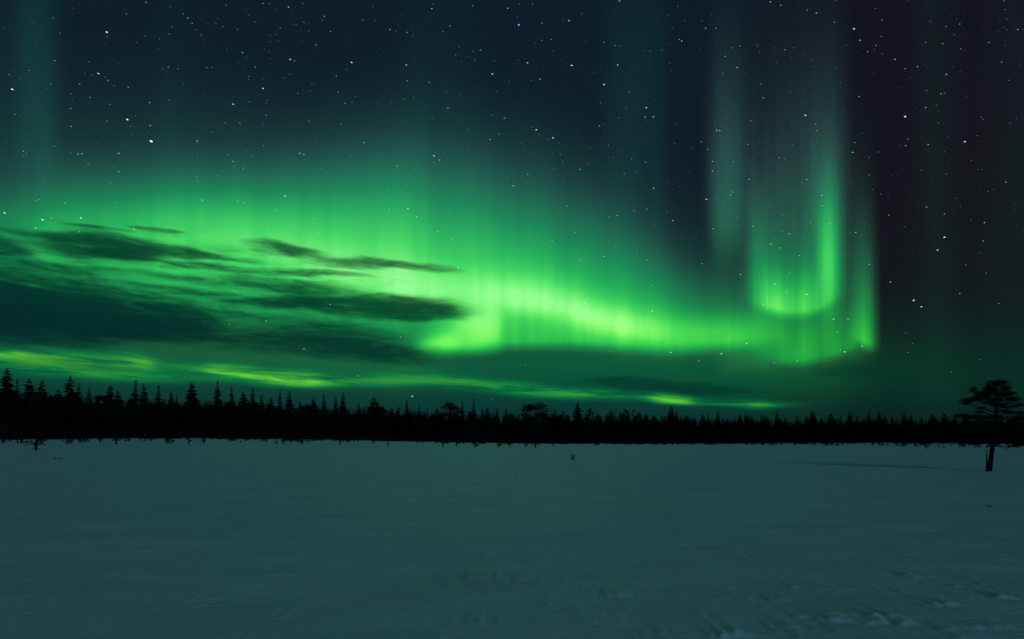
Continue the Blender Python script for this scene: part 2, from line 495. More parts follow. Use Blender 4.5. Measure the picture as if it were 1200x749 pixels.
rs = [0.0]
r_ = 1.2
while r_ < 9000:
    rs.append(r_)
    r_ += (.024 if 4 < r_ < 9 else .035 if 3 < r_ < 12 else max(.045, r_ * r_ * .0012)) if r_ < 40 else r_ * .03
rs[0] = .6
vs, fs = [], []
AZF = [R(a) for a in np.concatenate([np.linspace(-52, 52, 601), np.linspace(62, 298, 40)])]
na = len(AZF)
for ri in rs:
    for a in AZF:
        x, y = ri * math.sin(a), ri * math.cos(a)
        z = ground_at(x, y)
        if ri < 400:
            z += fine(x, y, ri)
        vs.append((x, y, z))
for i in range(len(rs) - 1):
    for k in range(na):
        k2 = (k + 1) % na
        fs.append((i * na + k, (i + 1) * na + k, (i + 1) * na + k2, i * na + k2))
fs.append(tuple(reversed(range(na))))
snow, nt, b = new_mat('snow')
t = nt.nodes.new('ShaderNodeTexCoord')
mp = nt.nodes.new('ShaderNodeMapping')
mp.inputs[3].default_value = (1.0, 2.6, 1)
nt.links.new(t.outputs['Object'], mp.inputs[0])
na_ = nt.nodes.new('ShaderNodeTexNoise')
na_.inputs['Scale'].default_value = .55
na_.inputs['Detail'].default_value = 8
na_.inputs['Roughness'].default_value = .6
nt.links.new(mp.outputs[0], na_.inputs[0])
rr = nt.nodes.new('ShaderNodeValToRGB')
rr.color_ramp.elements[0].position = .3
rr.color_ramp.elements[1].position = .7
rr.color_ramp.elements[0].color = (.64, .70, .74, 1)
rr.color_ramp.elements[1].color = (.82, .86, .88, 1)
nt.links.new(na_.outputs[0], rr.inputs[0])
nt.links.new(rr.outputs[0], b.inputs['Base Color'])
nb = nt.nodes.new('ShaderNodeTexNoise')
nb.inputs['Scale'].default_value = 7.0
nb.inputs['Detail'].default_value = 8
nb.inputs['Roughness'].default_value = .68
nt.links.new(mp.outputs[0], nb.inputs[0])
bu = nt.nodes.new('ShaderNodeBump')
bu.inputs['Strength'].default_value = 1.0
bu.inputs['Distance'].default_value = .02
nt.links.new(nb.outputs[0], bu.inputs['Height'])
nt.links.new(bu.outputs[0], b.inputs['Normal'])
b.inputs['Roughness'].default_value = .6
b.inputs['Specular IOR Level'].default_value = .28
g = bpy.data.objects.new('snowfield', mesh_of('snowfield', vs, fs, snow, True))
g['kind'] = 'structure'
C.objects.link(g)


# ------------------------------------------------------------------ trees
def spruce(seed, slim=1.0, dens=1.0, lod=1.0):
    """height 1 spruce: (trunk verts, faces, crown verts, faces)"""
    r = random.Random(seed)
    tv, tf, cv, cf = [], [], [], []
    bend = r.uniform(-.012, .012)
    ax = lambda z: Vector((bend * math.sin(z * 3), bend * .6 * math.sin(z * 2 + 1), z))
    tube(tv, tf, [ax(z) for z in (-.03, .0, .2, .5, .8, 1.0)], [.019, .017, .013, .009, .004, .001], 6)
    n = int((62 if lod == 1 else 26) * dens)
    skip = r.uniform(.0, .15)
    for i in range(n):
        z = .06 + .93 * (i / (n - 1)) ** 1.02 + r.uniform(-.008, .008)
        w = (1 - z) ** .74 * .170 * slim * (1 + .16 * math.sin(i * 1.7 + seed)) * r.uniform(.88, 1.1) + .004
        if z < .16:
            w *= .6 + z * 2.4
        nb_ = max(4, int((6.0 if lod == 1 else 4.2) * (1.15 - .45 * z)))
        a0 = r.uniform(0, 6.28)
        for k in range(nb_):
            if r.random() < skip * .8:
                continue
            a = a0 + 6.283 * k / nb_ + r.uniform(-.3, .3)
            L = w * r.uniform(.55, 1.22)
            droop = -.30 - .25 * (1 - z) + r.uniform(-.15, .2)
            if z > .9:
                droop = .05
            d = Vector((math.cos(a), math.sin(a), droop)).normalized()
            p = ax(z + r.uniform(-.006, .006))
            tip = p + d * L + Vector((0, 0, L * .14))
            m = 3 if lod == 1 else 2
            if L < .03:
                m = 2 if lod == 1 else 1
            for q in range(m):
                s = (q + .15) / m * .85
                pp = p.lerp(tip, s)
                for sd in ((-1, 1) if lod == 1 else (r.choice((-1, 1)),)):
                    side = Vector((-math.sin(a), math.cos(a), 0)) * sd
                    dd = d * 1.1 + side * r.uniform(.3, .85) + Vector((0, 0, r.uniform(-.65, .1)))
                    leaf(cv, cf, pp, dd, L * r.uniform(.38, .62) + .008, L * .11 + .003, r)
            leaf(cv, cf, p, tip - p, (tip - p).length * 1.04, L * .09 + .002, r)
    leaf(cv, cf, ax(.95), (0, 0, 1), .06, .006, r)
    return tv, tf, cv, cf


def pine(seed, lod=1.0, flat=1.0):
    """height 1 pine with a rounded, clumpy crown over a bare trunk"""
    r = random.Random(seed)
    tv, tf, cv, cf = [], [], [], []
    lean = r.uniform(-.05, .05)
    ax = lambda z: Vector((lean * z + .01 * math.sin(z * 7), .01 * math.cos(z * 6), z))
    tube(tv, tf, [ax(z) for z in (-.03, 0, .25, .5, .75, .93)], [.024, .021, .018, .014, .009, .003], 6)
    for i in range(34 if lod == 1 else 14):
        z = r.uniform(.42, .97)
        w = (.10 + .17 * math.sin(min(1, (1 - z) / .55) * 1.5)) * flat * r.uniform(.5, 1.1)
        a = r.uniform(0, 6.28)
        p = ax(z)
        c = p + Vector((math.cos(a) * w, math.sin(a) * w, w * r.uniform(0, .45)))
        tube(tv, tf, [p, p.lerp(c, .5) + Vector((0, 0, -.01)), c], [.006, .004, .002], 4, False)
        cr_ = r.uniform(.045, .085)
        for q in range(90 if lod == 1 else 16):
            o = Vector((r.gauss(0, 1), r.gauss(0, 1), r.gauss(0, .55))) * cr_ * .62
            dd = o.normalized() + Vector((0, 0, .45)) + Vector((r.uniform(-.5, .5),) * 3)
            leaf(cv, cf, c + o, dd, cr_ * r.uniform(.35, .6), cr_ * .15, r)
    return tv, tf, cv, cf


def birch(seed):
    """height 1 leafless birch: stems, limbs and fine twigs"""
    r = random.Random(seed)
    tv, tf, cv, cf = [], [], [], []
    stems = r.choice((1, 2, 2, 3))
    for s in range(stems):
        a = r.uniform(0, 6.28)
        ln = r.uniform(.02, .10)
        top = Vector((math.cos(a) * ln, math.sin(a) * ln, r.uniform(.82, 1)))
        ax = lambda z, top=top: Vector((top.x * z * z, top.y * z * z, top.z * z))
        tube(tv, tf, [ax(z) for z in (-.03, .0, .3, .6, .85, 1)], [.018, .016, .012, .009, .006, .002], 5)
        for i in range(20):
            z = r.uniform(.2, .95)
            p = ax(z)
            b_ = r.uniform(0, 6.28)
            L = .30 * (1 - z * .75) * r.uniform(.6, 1.1)
            d = Vector((math.cos(b_) * .55, math.sin(b_) * .55, 1)).normalized()
            e = p + d * L
            tube(cv, cf, [p, p.lerp(e, .5) + Vector((0, 0, -.01)), e], [.006, .004, .0015], 3, False)
            for q in range(16):
                pp = p.lerp(e, r.uniform(.25, 1))
                d2 = (d + Vector((r.uniform(-.8, .8), r.uniform(-.8, .8), r.uniform(-.3, .5)))).normalized()
                l2 = L * r.uniform(.25, .5)
                leaf(cv, cf, pp, d2, l2, .0042, r)
                for w2 in range(2):
                    leaf(cv, cf, pp + d2 * l2 * r.uniform(.3, .8), d2 + Vector((r.uniform(-.7, .7), r.uniform(-.7, .7), r.uniform(-.3, .4))), l2 * .6, .0038, r)
    return tv, tf, cv, cf


def sapling(seed):
    """height 1 stunted bog pine: thin stem, sparse uneven tufts"""
    r = random.Random(seed)
    tv, tf, cv, cf = [], [], [], []
    ln = r.uniform(-.15, .15)
    ax = lambda z: Vector((ln * z + .03 * math.sin(z * 6), 0, z))
    tube(tv, tf, [ax(z) for z in (-.06, 0, .3, .6, .98)], [.06, .052, .042, .03, .012], 6)
    for i in range(20):
        z = r.uniform(.18, .98)
        a = r.uniform(0, 6.28)
        w = .26 * (1.15 - z) * r.uniform(.4, 1.2) + .02
        p = ax(z)
        c = p + Vector((math.cos(a) * w, math.sin(a) * w, w * .35))
        tube(tv, tf, [p, c], [.009, .004], 4, False)
        for q in range(16):
            o = Vector((r.gauss(0, 1), r.gauss(0, 1), r.gauss(0, .7))) * .045
            leaf(cv, cf, c + o, o + Vector((0, 0, .05)), r.uniform(.06, .11), .024, r)
    return tv, tf, cv, cf


PROTO = {'spruce': [], 'broad_spruce': [], 'pine': [], 'birch': [], 'sapling': []}
for i in range(9):
    PROTO['spruce'].append((spruce(i + 1, .72 + .06 * (i % 4), 1), BARK, NEEDLE))
for i in range(6):
    PROTO['broad_spruce'].append((spruce(i + 40, 1.25 + .12 * (i % 3), 1), BARK, NEEDLE))
for i in range(4):
    PROTO['pine'].append((pine(i + 60), PINE_BARK, PINE_NEEDLE))
for i in range(4):
    PROTO['birch'].append((birch(i + 80), TWIG, TWIG))
for i in range(5):
    PROTO['sapling'].append((sapling(i + 90), PINE_BARK, PINE_NEEDLE))
PMESH = {}
for k, L in PROTO.items():
    PMESH[k] = []
    for (tv, tf, cv, cf), mb, mc in L:
        PMESH[k].append((mesh_of(k + '_trunk', tv, tf, mb), mesh_of(k + '_crown', cv, cf, mc)))
KIND_NAME = {'spruce': 'spruce', 'broad_spruce': 'spruce', 'pine': 'pine', 'birch': 'birch', 'sapling': 'bog_pine'}


def plant(kind, x, y, H, label, group=None, wide=1.0, var=None):
    tm, cm = PMESH[kind][var if var is not None else rng.randrange(len(PMESH[kind]))]
    e = bpy.data.objects.new(KIND_NAME[kind], None)
    e.empty_display_size = .2
    e.location = (x, y, ground_at(x, y) - .02)
    e.rotation_euler = (0, 0, rng.uniform(0, 6.28))
    e.scale = (H * wide, H * wide, H)
    e['label'] = label
    e['category'] = 'tree'
    if group:
        e['group'] = group
    C.objects.link(e)
    for nm, me in (('trunk', tm), ('crown', cm)):
        o = bpy.data.objects.new(nm, me)
        o.parent = e
        C.objects.link(o)
    return e


def from_px(px, Y):
    return (px - 600) / FPX * Y


def tip_height(px, py, Y):
    x = from_px(px, Y)
    return EYE + (HOR - py) / FPX * Y - ground_at(x, Y)


# distance of the front of the forest along the view direction
def front(px):
    return float(np.interp(px, [-300, 0, 200, 440, 600, 680, 900, 1100, 1200, 1500], [95, 105, 120, 150, 140, 135, 150, 150, 145, 140]))


# tips that stand out against the sky: (x, y of tip, kind, spread)
s, w_, p_, b_ = 'spruce', 'broad_spruce', 'pine', 'birch'
TIPS = [(8, 431, w_, 1.1), (20, 444, s, 1), (34, 443, w_, 1), (49, 445, w_, 1), (68, 455, w_, .9), (82, 440, w_, 1), (92, 449, s, 1), (104, 453, s, 1), (115, 462, s, 1),
        (129, 451, w_, 1), (138, 457, w_, 1), (159, 445, s, 1.15), (168, 449, s, 1.1), (186, 451, s, 1.2), (200, 457, s, 1), (207, 463, s, 1), (225, 448, w_, 1.1),
        (255, 445, s, 1), (271, 452, s, .95), (285, 459, w_, 1.3), (296, 454, s, 1), (306, 461, s, 1), (318, 465, w_, 1), (328, 456, s, .8), (339, 458, s, 1.2), (351, 469, s, 1),
        (367, 466, w_, 1), (379, 462, s, 1.2), (393, 465, s, 1), (402, 460, s, 1.1), (420, 473, w_, 1), (438, 465, w_, 1.5), (449, 475, w_, 1), (467, 476, s, 1.2), (477, 468, s, 1),
        (483, 478, s, 1), (491, 475, s, 1), (498, 481, s, 1), (512, 478, w_, 1.1), (528, 472, p_, 1), (542, 471, s, 1.2), (555, 467, s, .9), (565, 478, s, 1.2), (573, 479, b_, 1.2), (583, 478, s, 1.1),
        (593, 478, s, 1.1), (604, 485, b_, 1.4), (628, 473, p_, 1.35), (650, 481, b_, 1.4), (660, 482, b_, 1.4), (677, 471, w_, 1), (689, 479, b_, 1.3), (697, 483, b_, 1.4), (708, 483, b_, 1.4), (722, 478, b_, 1.6), (732, 480, b_, 1.5),
        (745, 481, b_, 1.4), (753, 482, b_, 1.3), (765, 487, b_, 1.4), (779, 487, w_, 1), (787, 475, w_, .95), (793, 481, s, 1.1), (808, 490, b_, 1.3), (823, 485, s, 1), (830, 484, s, 1), (842, 482, s, 1.1), (852, 490, w_, 1),
        (867, 484, s, 1), (874, 483, s, 1), (880, 486, s, 1), (893, 485, s, 1), (900, 488, s, 1), (911, 480, s, 1), (920, 488, s, 1.1), (934, 487, s, 1), (945, 486, s, 1), (952, 481, w_, 1), (963, 489, w_, 1), (974, 484, w_, 1.2), (985, 486, s, 1),
        (996, 483, w_, 1.1), (1005, 487, s, 1), (1018, 483, s, 1.2), (1030, 482, s, 1.2), (1045, 488, s, 1), (1060, 483, s, 1.2), (1068, 485, s, 1), (1080, 489, w_, 1), (1093, 484, w_, 1.2), (1107, 484, w_, 1), (1119, 485, s, 1),
        (1132, 486, w_, 1.1), (1147, 487, s, 1.2), (1160, 488, w_, 1), (1174, 487, s, 1), (1186, 489, w_, 1.1), (1196, 489, s, 1)]
SECT = [(75, 'at the far left end'), (150, 'right of the tall left-end trees'), (240, 'below the gap in the yellow-green streak'),
        (350, 'below the brightest low yellow-green band'), (460, 'below the fading low green band'), (560, 'below the bright green curl'),
        (680, 'below the middle of the aurora arc'), (775, 'left of the small bright skyline patch'), (850, 'below the small bright skyline patch'),
        (1000, 'below the loop-shaped aurora curtain'), (1110, 'just right of the last aurora ray'), (1300, 'behind the lone pine')]
UNIQUE = {8: 'tallest spruce of the tree line, a bulky dark top at its left end', 82: 'tall spruce with shaggy top standing above its neighbours in the left tree line',
          159: 'slim spruce, left and taller one of a close pair in the left tree line', 168: 'slim spruce, right and lower one of a close pair in the left tree line',
          186: 'spruce standing alone just right of the close pair of spruces', 225: 'broad dark spruce towering between two low gaps of the left tree line',
          255: 'slender spire of a spruce just right of the broad towering one', 271: 'thin lower spruce spire next right of the slender tall spire',
          328: 'thin wispy spruce tip rising between two fuller spruces', 438: 'wide round-shouldered spruce at the right end of the left half of trees',
          477: 'slender spruce spire close below a white star', 528: 'round-crowned dark pine below the bright green curl', 555: 'needle-thin spruce spire right of the round-crowned pine',
          628: 'broad round-crowned pine, widest tree at the middle of the skyline', 677: 'pointed dark spruce just right of the broad round-crowned pine',
          722: 'bare fuzzy birch, highest of the leafless trees right of centre', 787: 'lone pointed spruce against the small bright green patch of sky',
          911: 'thin spruce spire beneath the loop-shaped aurora curtain, taller than its neighbours', 952: 'bushy spruce top right of the thin spire beneath the loop-shaped curtain'}
KW = {'spruce': 'slim black spruce', 'broad_spruce': 'broad black spruce', 'pine': 'dark rounded pine', 'birch': 'leafless twiggy birch', 'sapling': 'small stunted bog pine'}
count = 0
for px, py, k, wd in TIPS:
    Y = front(px) + rng.uniform(4, 20)
    if px in UNIQUE:
        Y -= 3
        lab, grp = UNIQUE[px], None
    else:
        sec = next(t for e, t in SECT if px < e)
        lab = '%s, tip clear against the sky, %s' % (KW[k], sec)
        grp = '%s tips %s' % (k.replace('_', ' '), sec)
    x = from_px(px, Y)
    wide = wd * (1.12 if px < 460 else 1.15) * (1.25 if px > 780 else 1.0)
    if k in 'pine':
        wide *= 1.0
    plant(k, x, Y, tip_height(px, py, Y), lab, grp, wide)
    count += 1
# lower trees between them
for i in range(150):
    px = -8 + 1216 * (i + rng.random()) / 150
    if px > 640 and px < 780:
        k = rng.choice((b_, b_, w_))
    else:
        k = rng.choice((s, w_, w_, s, p_) if px < 600 else (s, w_, w_))
    Y = front(px) + rng.uniform(-3, 8)
    base = float(np.interp(px, [0, 240, 440, 700, 900, 1200], [465, 471, 480, 489, 491, 492]))
    py = base + rng.uniform(-4, 7)
    sec = next(t for e, t in SECT if px < e)
    plant(k, from_px(px, Y), Y, tip_height(px, py, Y), 'lower %s merged in the tree line, %s' % (KW[k], sec),
          '%s in the front of the tree line %s' % (k.replace('_', ' '), sec), rng.uniform(1.2, 1.5) * (1.3 if px > 460 else 1))
    count += 1
# small stunted pines standing out on the snow in front: (x, base y, height px, label)
SMALL = [(3.5, 519, 24, 'dark stunted pine on the snow at the far left edge'), (20, 519, 16, 'thin bog pine, left one of a pair of bare stems at the left end'), (24.5, 519.5, 18, 'thin bog pine, right one of a pair of bare stems at the left end'),
         (41.5, 528, 26, 'bog pine standing nearest on the snow at the left end, bare lower stem'), (61, 515, 12, 'low bushy bog pine right of the nearest left one'), (82, 514, 9, None), (117.5, 519, 15, 'bog pine with thick dark stem, left of the bushier one'),
         (136, 521, 17, 'bushy dark bog pine with wide foot on the left snow edge'), (164.5, 517, 10, None), (170.5, 517, 10, None), (198, 514, 9, None), (208, 514, 8, None), (221, 521, 13, 'little bog pine with crooked foot on the snow edge below the broad spruce'),
         (239, 520, 12, None), (257, 516, 9, None), (269, 518, 11, None), (324, 521, 6, None), (332, 521, 13, 'wedge-shaped little bog pine among scattered twigs on the left centre snow'),
         (340, 521, 5, None), (354, 522, 14, 'thick little bog pine right of the wedge-shaped one'), (361, 520, 9, None), (398.5, 521, 14, 'little bog pine with a lopsided foot, alone left of centre'), (419, 518, 9, None), (437, 520, 13, 'thin little bog pine with a broad foot left of centre'),
         (455, 523, 5, None), (476, 519, 9, None), (519, 524, 16, 'slim straight bog pine standing on the snow at centre'), (535, 523, 12, None), (543, 518, 7, None), (556.5, 525, 9, 'compact dark bush-like pine alone on the snow at centre'),
         (584, 525, 10, 'ragged little pine, left one of two at centre with gappy branches'), (597, 524, 12, 'ragged little pine, right and denser one of two at centre'), (616.5, 524, 9, None), (627.5, 525, 12, 'dark little pine with a broad foot right of the ragged two'),
         (647.5, 523, 9, None), (699, 523, 8, 'tiny leaning bog pine just right of centre'), (730, 521, 5, None), (755, 521, 5, None), (795, 522, 5, None), (1061, 522, 8, 'faint thin bog pine on the right snow, left of a shorter twig'), (1086, 526, 9, 'short thin bog pine twig alone on the right snow')]
for px, by, hp, lab in SMALL:
    # depth from where its foot meets the snow
    Y = 60.0
    for _ in range(40):
        Y = (EYE - ground_at(from_px(px, Y), Y)) * FPX / (by - HOR)
        Y = min(max(Y, 30), 110)
    H = hp / FPX * Y
    if lab is None:
        lab = 'tiny dark bog pine, one of several poking from the snow before the trees'
        grp = 'tiny bog pines along the snow edge'
    else:
        grp = 'small bog pines on the snow before the tree line'
    plant('sapling', from_px(px, Y), Y, H, lab, grp, rng.uniform(.9, 1.3))
    count += 1
print('individual trees', count)


# the wood behind, one dense mass
def join_protos(protos, places):
    V, F, n = [], [], 0
    for (pv, pf), x, y, z, h, wd, a in places:
        c, s_ = math.cos(a), math.sin(a)
        q = np.empty_like(pv)
        q[:, 0] = (pv[:, 0] * c - pv[:, 1] * s_) * h * wd + x
        q[:, 1] = (pv[:, 0] * s_ + pv[:, 1] * c) * h * wd + y
        q[:, 2] = pv[:, 2] * h + z
        V.append(q)
        F.append(pf + n)
        n += len(pv)
    return np.concatenate(V), np.concatenate(F)


def tri(v, f):
    out = []
    for p in f:
        for i in range(1, len(p) - 1):
            out.append((p[0], p[i], p[i + 1]))
    return np.array([tuple(q) for q in v]), np.array(out)


LOW = []
for i in range(5):
    tv, tf, cv, cf = spruce(200 + i, 1.25 + .1 * i, 1, .5)
    n0 = len(tv)
    LOW.append(tri(list(tv) + list(cv), list(tf) + [tuple(q + n0 for q in p) for p in cf]))
SHR = []
for i in range(3):
    v, f = [], []
    r = random.Random(300 + i)
    for q in range(170):
        a, z = r.uniform(0, 6.28), r.uniform(0, .95)
        rr_ = .45 * math.sqrt(r.random()) * (1.1 - z * .6)
        leaf(v, f, (math.cos(a) * rr_, math.sin(a) * rr_, z), (math.cos(a), math.sin(a), 1.2), r.uniform(.12, .28), .05, r)
    SHR.append(tri(v, f))
places = []
for i in range(1900):
    px = rng.uniform(-260, 1460)
    dep = rng.random()
    Y = front(px) + 6 + 70 * dep ** 1.3
    base = float(np.interp(px, [0, 240, 440, 700, 900, 1200], [464, 469, 478, 487, 490, 491]))
    py = base + rng.uniform(-2, 12)
    x = from_px(px, Y)
    places.append((rng.choice(LOW), x, Y, ground_at(x, Y) - .05, tip_height(px, py, Y), rng.uniform(1.1, 1.5), rng.uniform(0, 6.28)))
for i in range(260):
    px = -240 + i * 6.5
    Y = front(px) + rng.uniform(10, 24)
    base = float(np.interp(px, [0, 240, 440, 700, 900, 1200], [464, 469, 478, 487, 490, 491])) + rng.uniform(4, 12)
    x = from_px(px, Y)
    places.append((rng.choice(LOW), x, Y, ground_at(x, Y) - .05, tip_height(px, base, Y), 1.7, rng.uniform(0, 6.28)))
V, F = join_protos(None, places)


def np_mesh(name, V, F, mat):
    me = bpy.data.meshes.new(name)
    me.vertices.add(len(V))
    me.vertices.foreach_set('co', V.astype(np.float32).ravel())
    me.loops.add(len(F) * 3)
    me.loops.foreach_set('vertex_index', F.astype(np.int32).ravel())
    me.polygons.add(len(F))
    me.polygons.foreach_set('loop_start', np.arange(0, len(F) * 3, 3, dtype=np.int32))
    me.polygons.foreach_set('loop_total', np.full(len(F), 3, dtype=np.int32))
    me.materials.append(mat)
    me.update(calc_edges=True)
    me.validate()
    return me


fo = bpy.data.objects.new('forest', np_mesh('forest', V, F, NEEDLE))
fo['kind'] = 'stuff'
fo['label'] = 'dense black spruce wood filling the skyline behind the front trees'
fo['category'] = 'forest'
C.objects.link(fo)
places = []
for i in range(2600):
    px = rng.uniform(-260, 1460)
    Y = front(px) + rng.uniform(-9, 10) - 34 * max(0, mnoise.noise(Vector((px * .11, 3, 0)))) - 14 * rng.random() ** 4
    x = from_px(px, Y)
    if i % 4 == 0:
        Y = front(px) - 8 - 48 * rng.random() ** 1.6
        x = from_px(px, Y)
        places.append((rng.choice(SHR), x, Y, ground_at(x, Y) - .05, rng.uniform(.18, .75) * (1 if rng.random() < .8 else 1.8), rng.uniform(.6, 1.2), rng.uniform(0, 6.28)))
        continue
    places.append((rng.choice(SHR), x, Y, ground_at(x, Y) - .05, rng.uniform(.9, 2.6), rng.uniform(.8, 1.4), rng.uniform(0, 6.28)))
V, F = join_protos(None, places)
sh = bpy.data.objects.new('undergrowth', np_mesh('undergrowth', V, F, TWIG))
sh['kind'] = 'stuff'
sh['label'] = 'dark tangled low scrub along the foot of the tree line'
sh['category'] = 'undergrowth'
C.objects.link(sh)

# ------------------------------------------------------------------ the lone pine at the right
LP_Y = EYE * FPX / (551 - HOR)
K = LP_Y / FPX
LP_X = (1159.5 - 600) * K
r = random.Random(5)


def lp(px, py, dy=0.0):
    return Vector(((px - 1159.5) * K, dy, (551 - py) * K))


root = bpy.data.objects.new('pine', None)
root.location = (LP_X, LP_Y, ground_at(LP_X, LP_Y))
root['label'] = 'lone gnarled bog pine with flat-topped crown standing nearest, alone at the right'
root['category'] = 'tree'
C.objects.link(root)
tv, tf = [], []
trunk_pts = [(1159.5, 554), (1159.5, 550), (1161, 540), (1162.5, 530), (1164.5, 518), (1166, 505), (1166.5, 492), (1167.5, 480), (1169, 468), (1168, 458), (1169, 450)]
trunk_r = [3.6, 3.0, 2.5, 2.3, 2.15, 2.0, 1.9, 1.6, 1.2, .8, .4]
tube(tv, tf, [lp(*q) for q in trunk_pts], [q * K for q in trunk_r], 12)


def limb(pts, r0, r1):
    n = len(pts)
    tube(tv, tf, pts, [r0 + (r1 - r0) * i / (n - 1) for i in range(n)], 7)


limbs = []
# (trunk point, end point, depth of end)
LIMB = [((1166.5, 489), (1128, 473), -.25), ((1167, 484), (1147, 472), .35), ((1168, 470), (1145, 460), .1), ((1168, 476), (1191, 468), -.3), ((1168, 466), (1183, 452), .25), ((1168, 462), (1158, 452), -.2),
        ((1166.5, 494), (1195, 486), .4), ((1166, 500), (1196, 500), -.5), ((1166, 503), (1143, 496), -.35), ((1166, 508), (1196, 522), .1), ((1166, 510), (1186, 514), .25), ((1166.5, 497), (1150, 486), .45), ((1167, 486), (1188, 474), .5), ((1168, 474), (1160, 466), -.45),
        ((1166, 505), (1180, 498), .7), ((1166, 500), (1168, 492), -.7), ((1168, 470), (1172, 460), .6), ((1166, 490), (1132, 490), .2)]
for a, b2, dd in LIMB:
    p0, p1 = lp(*a), lp(b2[0], b2[1], dd)
    mid = p0.lerp(p1, .5) + Vector((0, 0, -.05 + r.uniform(-.03, .03)))
    q1 = p0.lerp(mid, .5) + Vector((0, 0, .02))
    limb([p0, q1, mid, mid.lerp(p1, .55) + Vector((0, 0, .03)), p1], .030, .008)
tm = mesh_of('pine_trunk', tv, tf, PINE_BARK, True)
o = bpy.data.objects.new('trunk', tm)
o.parent = root
C.objects.link(o)
# crown: clumps of needle tufts (x, y, half width, half height, depth, count)
CL = [(1163, 449.5, 6, 4, 0), (1170, 449, 7, 3.5, -.15), (1176, 449.5, 4.5, 3.5, .2), (1181, 448, 2, 1.5, .2), (1161, 455, 4.5, 4, .1), (1168, 456, 8, 5, .2), (1174, 456, 5, 5, -.2),
      (1143.5, 456.5, 3.2, 3.8, .1), (1147, 461.5, 4, 3.5, 0), (1154, 461, 6, 4, -.2), (1162, 463, 8, 5, .3), (1171, 464, 9, 5, -.3), (1181, 462, 7, 3.5, .2), (1188, 461, 3.5, 1.8, .1),
      (1151, 467, 8, 3.5, .2), (1142, 468.5, 7, 3, -.1), (1133, 470, 7, 3.2, 0), (1128, 473.5, 4, 2, -.2), (1160, 470, 8, 4, -.3), (1170, 471, 9, 4, .4), (1181, 469, 8, 4, -.2), (1190, 467.5, 5, 1.6, .1),
      (1178, 475, 8, 3, .3), (1187, 475, 5, 2.5, -.3), (1193, 477, 3, 1.2, .1), (1172, 478, 5, 2, -.3),
      (1186, 482, 7, 2.5, .3), (1177, 484, 6, 2.5, -.2), (1195, 484, 5, 2.5, 0), (1154, 483, 4, 1.8, .2),
      (1128, 487, 6, 2.5, .1), (1137, 488, 6, 3, .2), (1146, 490, 7, 3.5, -.2), (1154, 488, 5, 3, .4), (1176, 489, 9, 3.5, .3), (1186, 490, 9, 4, -.3), (1196, 492, 7, 4, .2), (1172, 496, 8, 4, .5), (1184, 497, 10, 4.5, -.4), (1197, 499, 7, 4, .1),
      (1152, 497, 8, 4, -.4), (1143, 496, 6, 3, .2), (1176, 503, 8, 3, .4), (1188, 504, 8, 4, 0), (1196, 507, 5, 4, .2), (1184, 510, 9, 3.5, .1), (1191, 514, 8, 4, .05), (1195, 519, 5, 3.5, .1), (1193, 523, 4, 2, .1), (1175, 512, 3, 2, .1), (1178, 508, 6, 2, .2), (1158, 478, 4, 1.5, .3)]
cv, cf = [], []
for (cx, cy, hw, hh, dd) in CL:
    n = 60 + int(hw * hh * 13)
    for i in range(n):
        o3 = Vector((r.gauss(0, .46), r.gauss(0, .46), r.gauss(0, .44)))
        if o3.length > 1.25:
            o3 *= 1.1 / o3.length
        c0 = lp(cx, cy, dd) + Vector((o3.x * hw * K, o3.y * hw * K * 1.1, o3.z * hh * K))
        for q in range(3):
            d = Vector((o3.x * .8 + r.uniform(-.8, .8), o3.y * .8 + r.uniform(-.8, .8), r.uniform(-.2, 1.0)))
            leaf(cv, cf, c0, d, r.uniform(.035, .066), .0055, r)
o = bpy.data.objects.new('crown', mesh_of('pine_crown', cv, cf, PINE_NEEDLE))
o.parent = root
C.objects.link(o)


def dead_branch(pts, r0):
    v, f = [], []
    n = len(pts)
    tube(v, f, pts, [r0 * (1 - .8 * i / (n - 1)) for i in range(n)], 6)
    for k in range(3):
        i = r.randrange(1, n)
        q = pts[i]
        d = Vector((r.uniform(-1, 1) * .1, r.uniform(-.1, .1), -.05 - r.random() * .06))
        tube(v, f, [q, q + d * .6, q + d], [r0 * .45, r0 * .3, r0 * .1], 4)
    ob = bpy.data.objects.new('branch', mesh_of('dead_branch', v, f, DEAD, True))
    ob['label'] = 'bare broken branch'
    ob.parent = root
    C.objects.link(ob)


dead_branch([lp(1164.5, 517), lp(1160, 517.5, .1), lp(1155.5, 519.5, .15)], .018)
dead_branch([lp(1163.5, 524), lp(1158, 522, -.1), lp(1153.5, 523, -.15)], .014)
dead_branch([lp(1164.5, 522), lp(1171, 523.5, -.1), lp(1176, 525.5, -.15), lp(1181, 528, -.2)], .016)
dead_branch([lp(1165, 515), lp(1172, 514, .1), lp(1180, 517, .15), lp(1184, 522, .15)], .014)
# dead stem beside it
v, f = [], []
sx_, sy_ = (1156.3 - 600) * K * .985, LP_Y * .985
pp = lambda px, py: Vector(((px - 1156.3) * K, 0, (551.5 - py) * K))
tube(v, f, [pp(1157, 554), pp(1156.8, 546), pp(1156.3, 538), pp(1156.5, 532), pp(1155.8, 528)], [.045, .03, .02, .017, .012], 7)
tube(v, f, [pp(1153, 527.5), pp(1155.8, 528.3), pp(1158, 528.0)], [.008, .014, .006], 5)
tube(v, f, [pp(1156.4, 540), pp(1158.3, 536)], [.01, .004], 5)
st = bpy.data.objects.new('dead_stem', mesh_of('dead_stem', v, f, DEAD, True))
st.location = (sx_, sy_, ground_at(sx_, sy_))
st['label'] = 'thin bare dead stem with crooked tip close against the lone pine trunk'
st['category'] = 'dead stem'
C.objects.link(st)


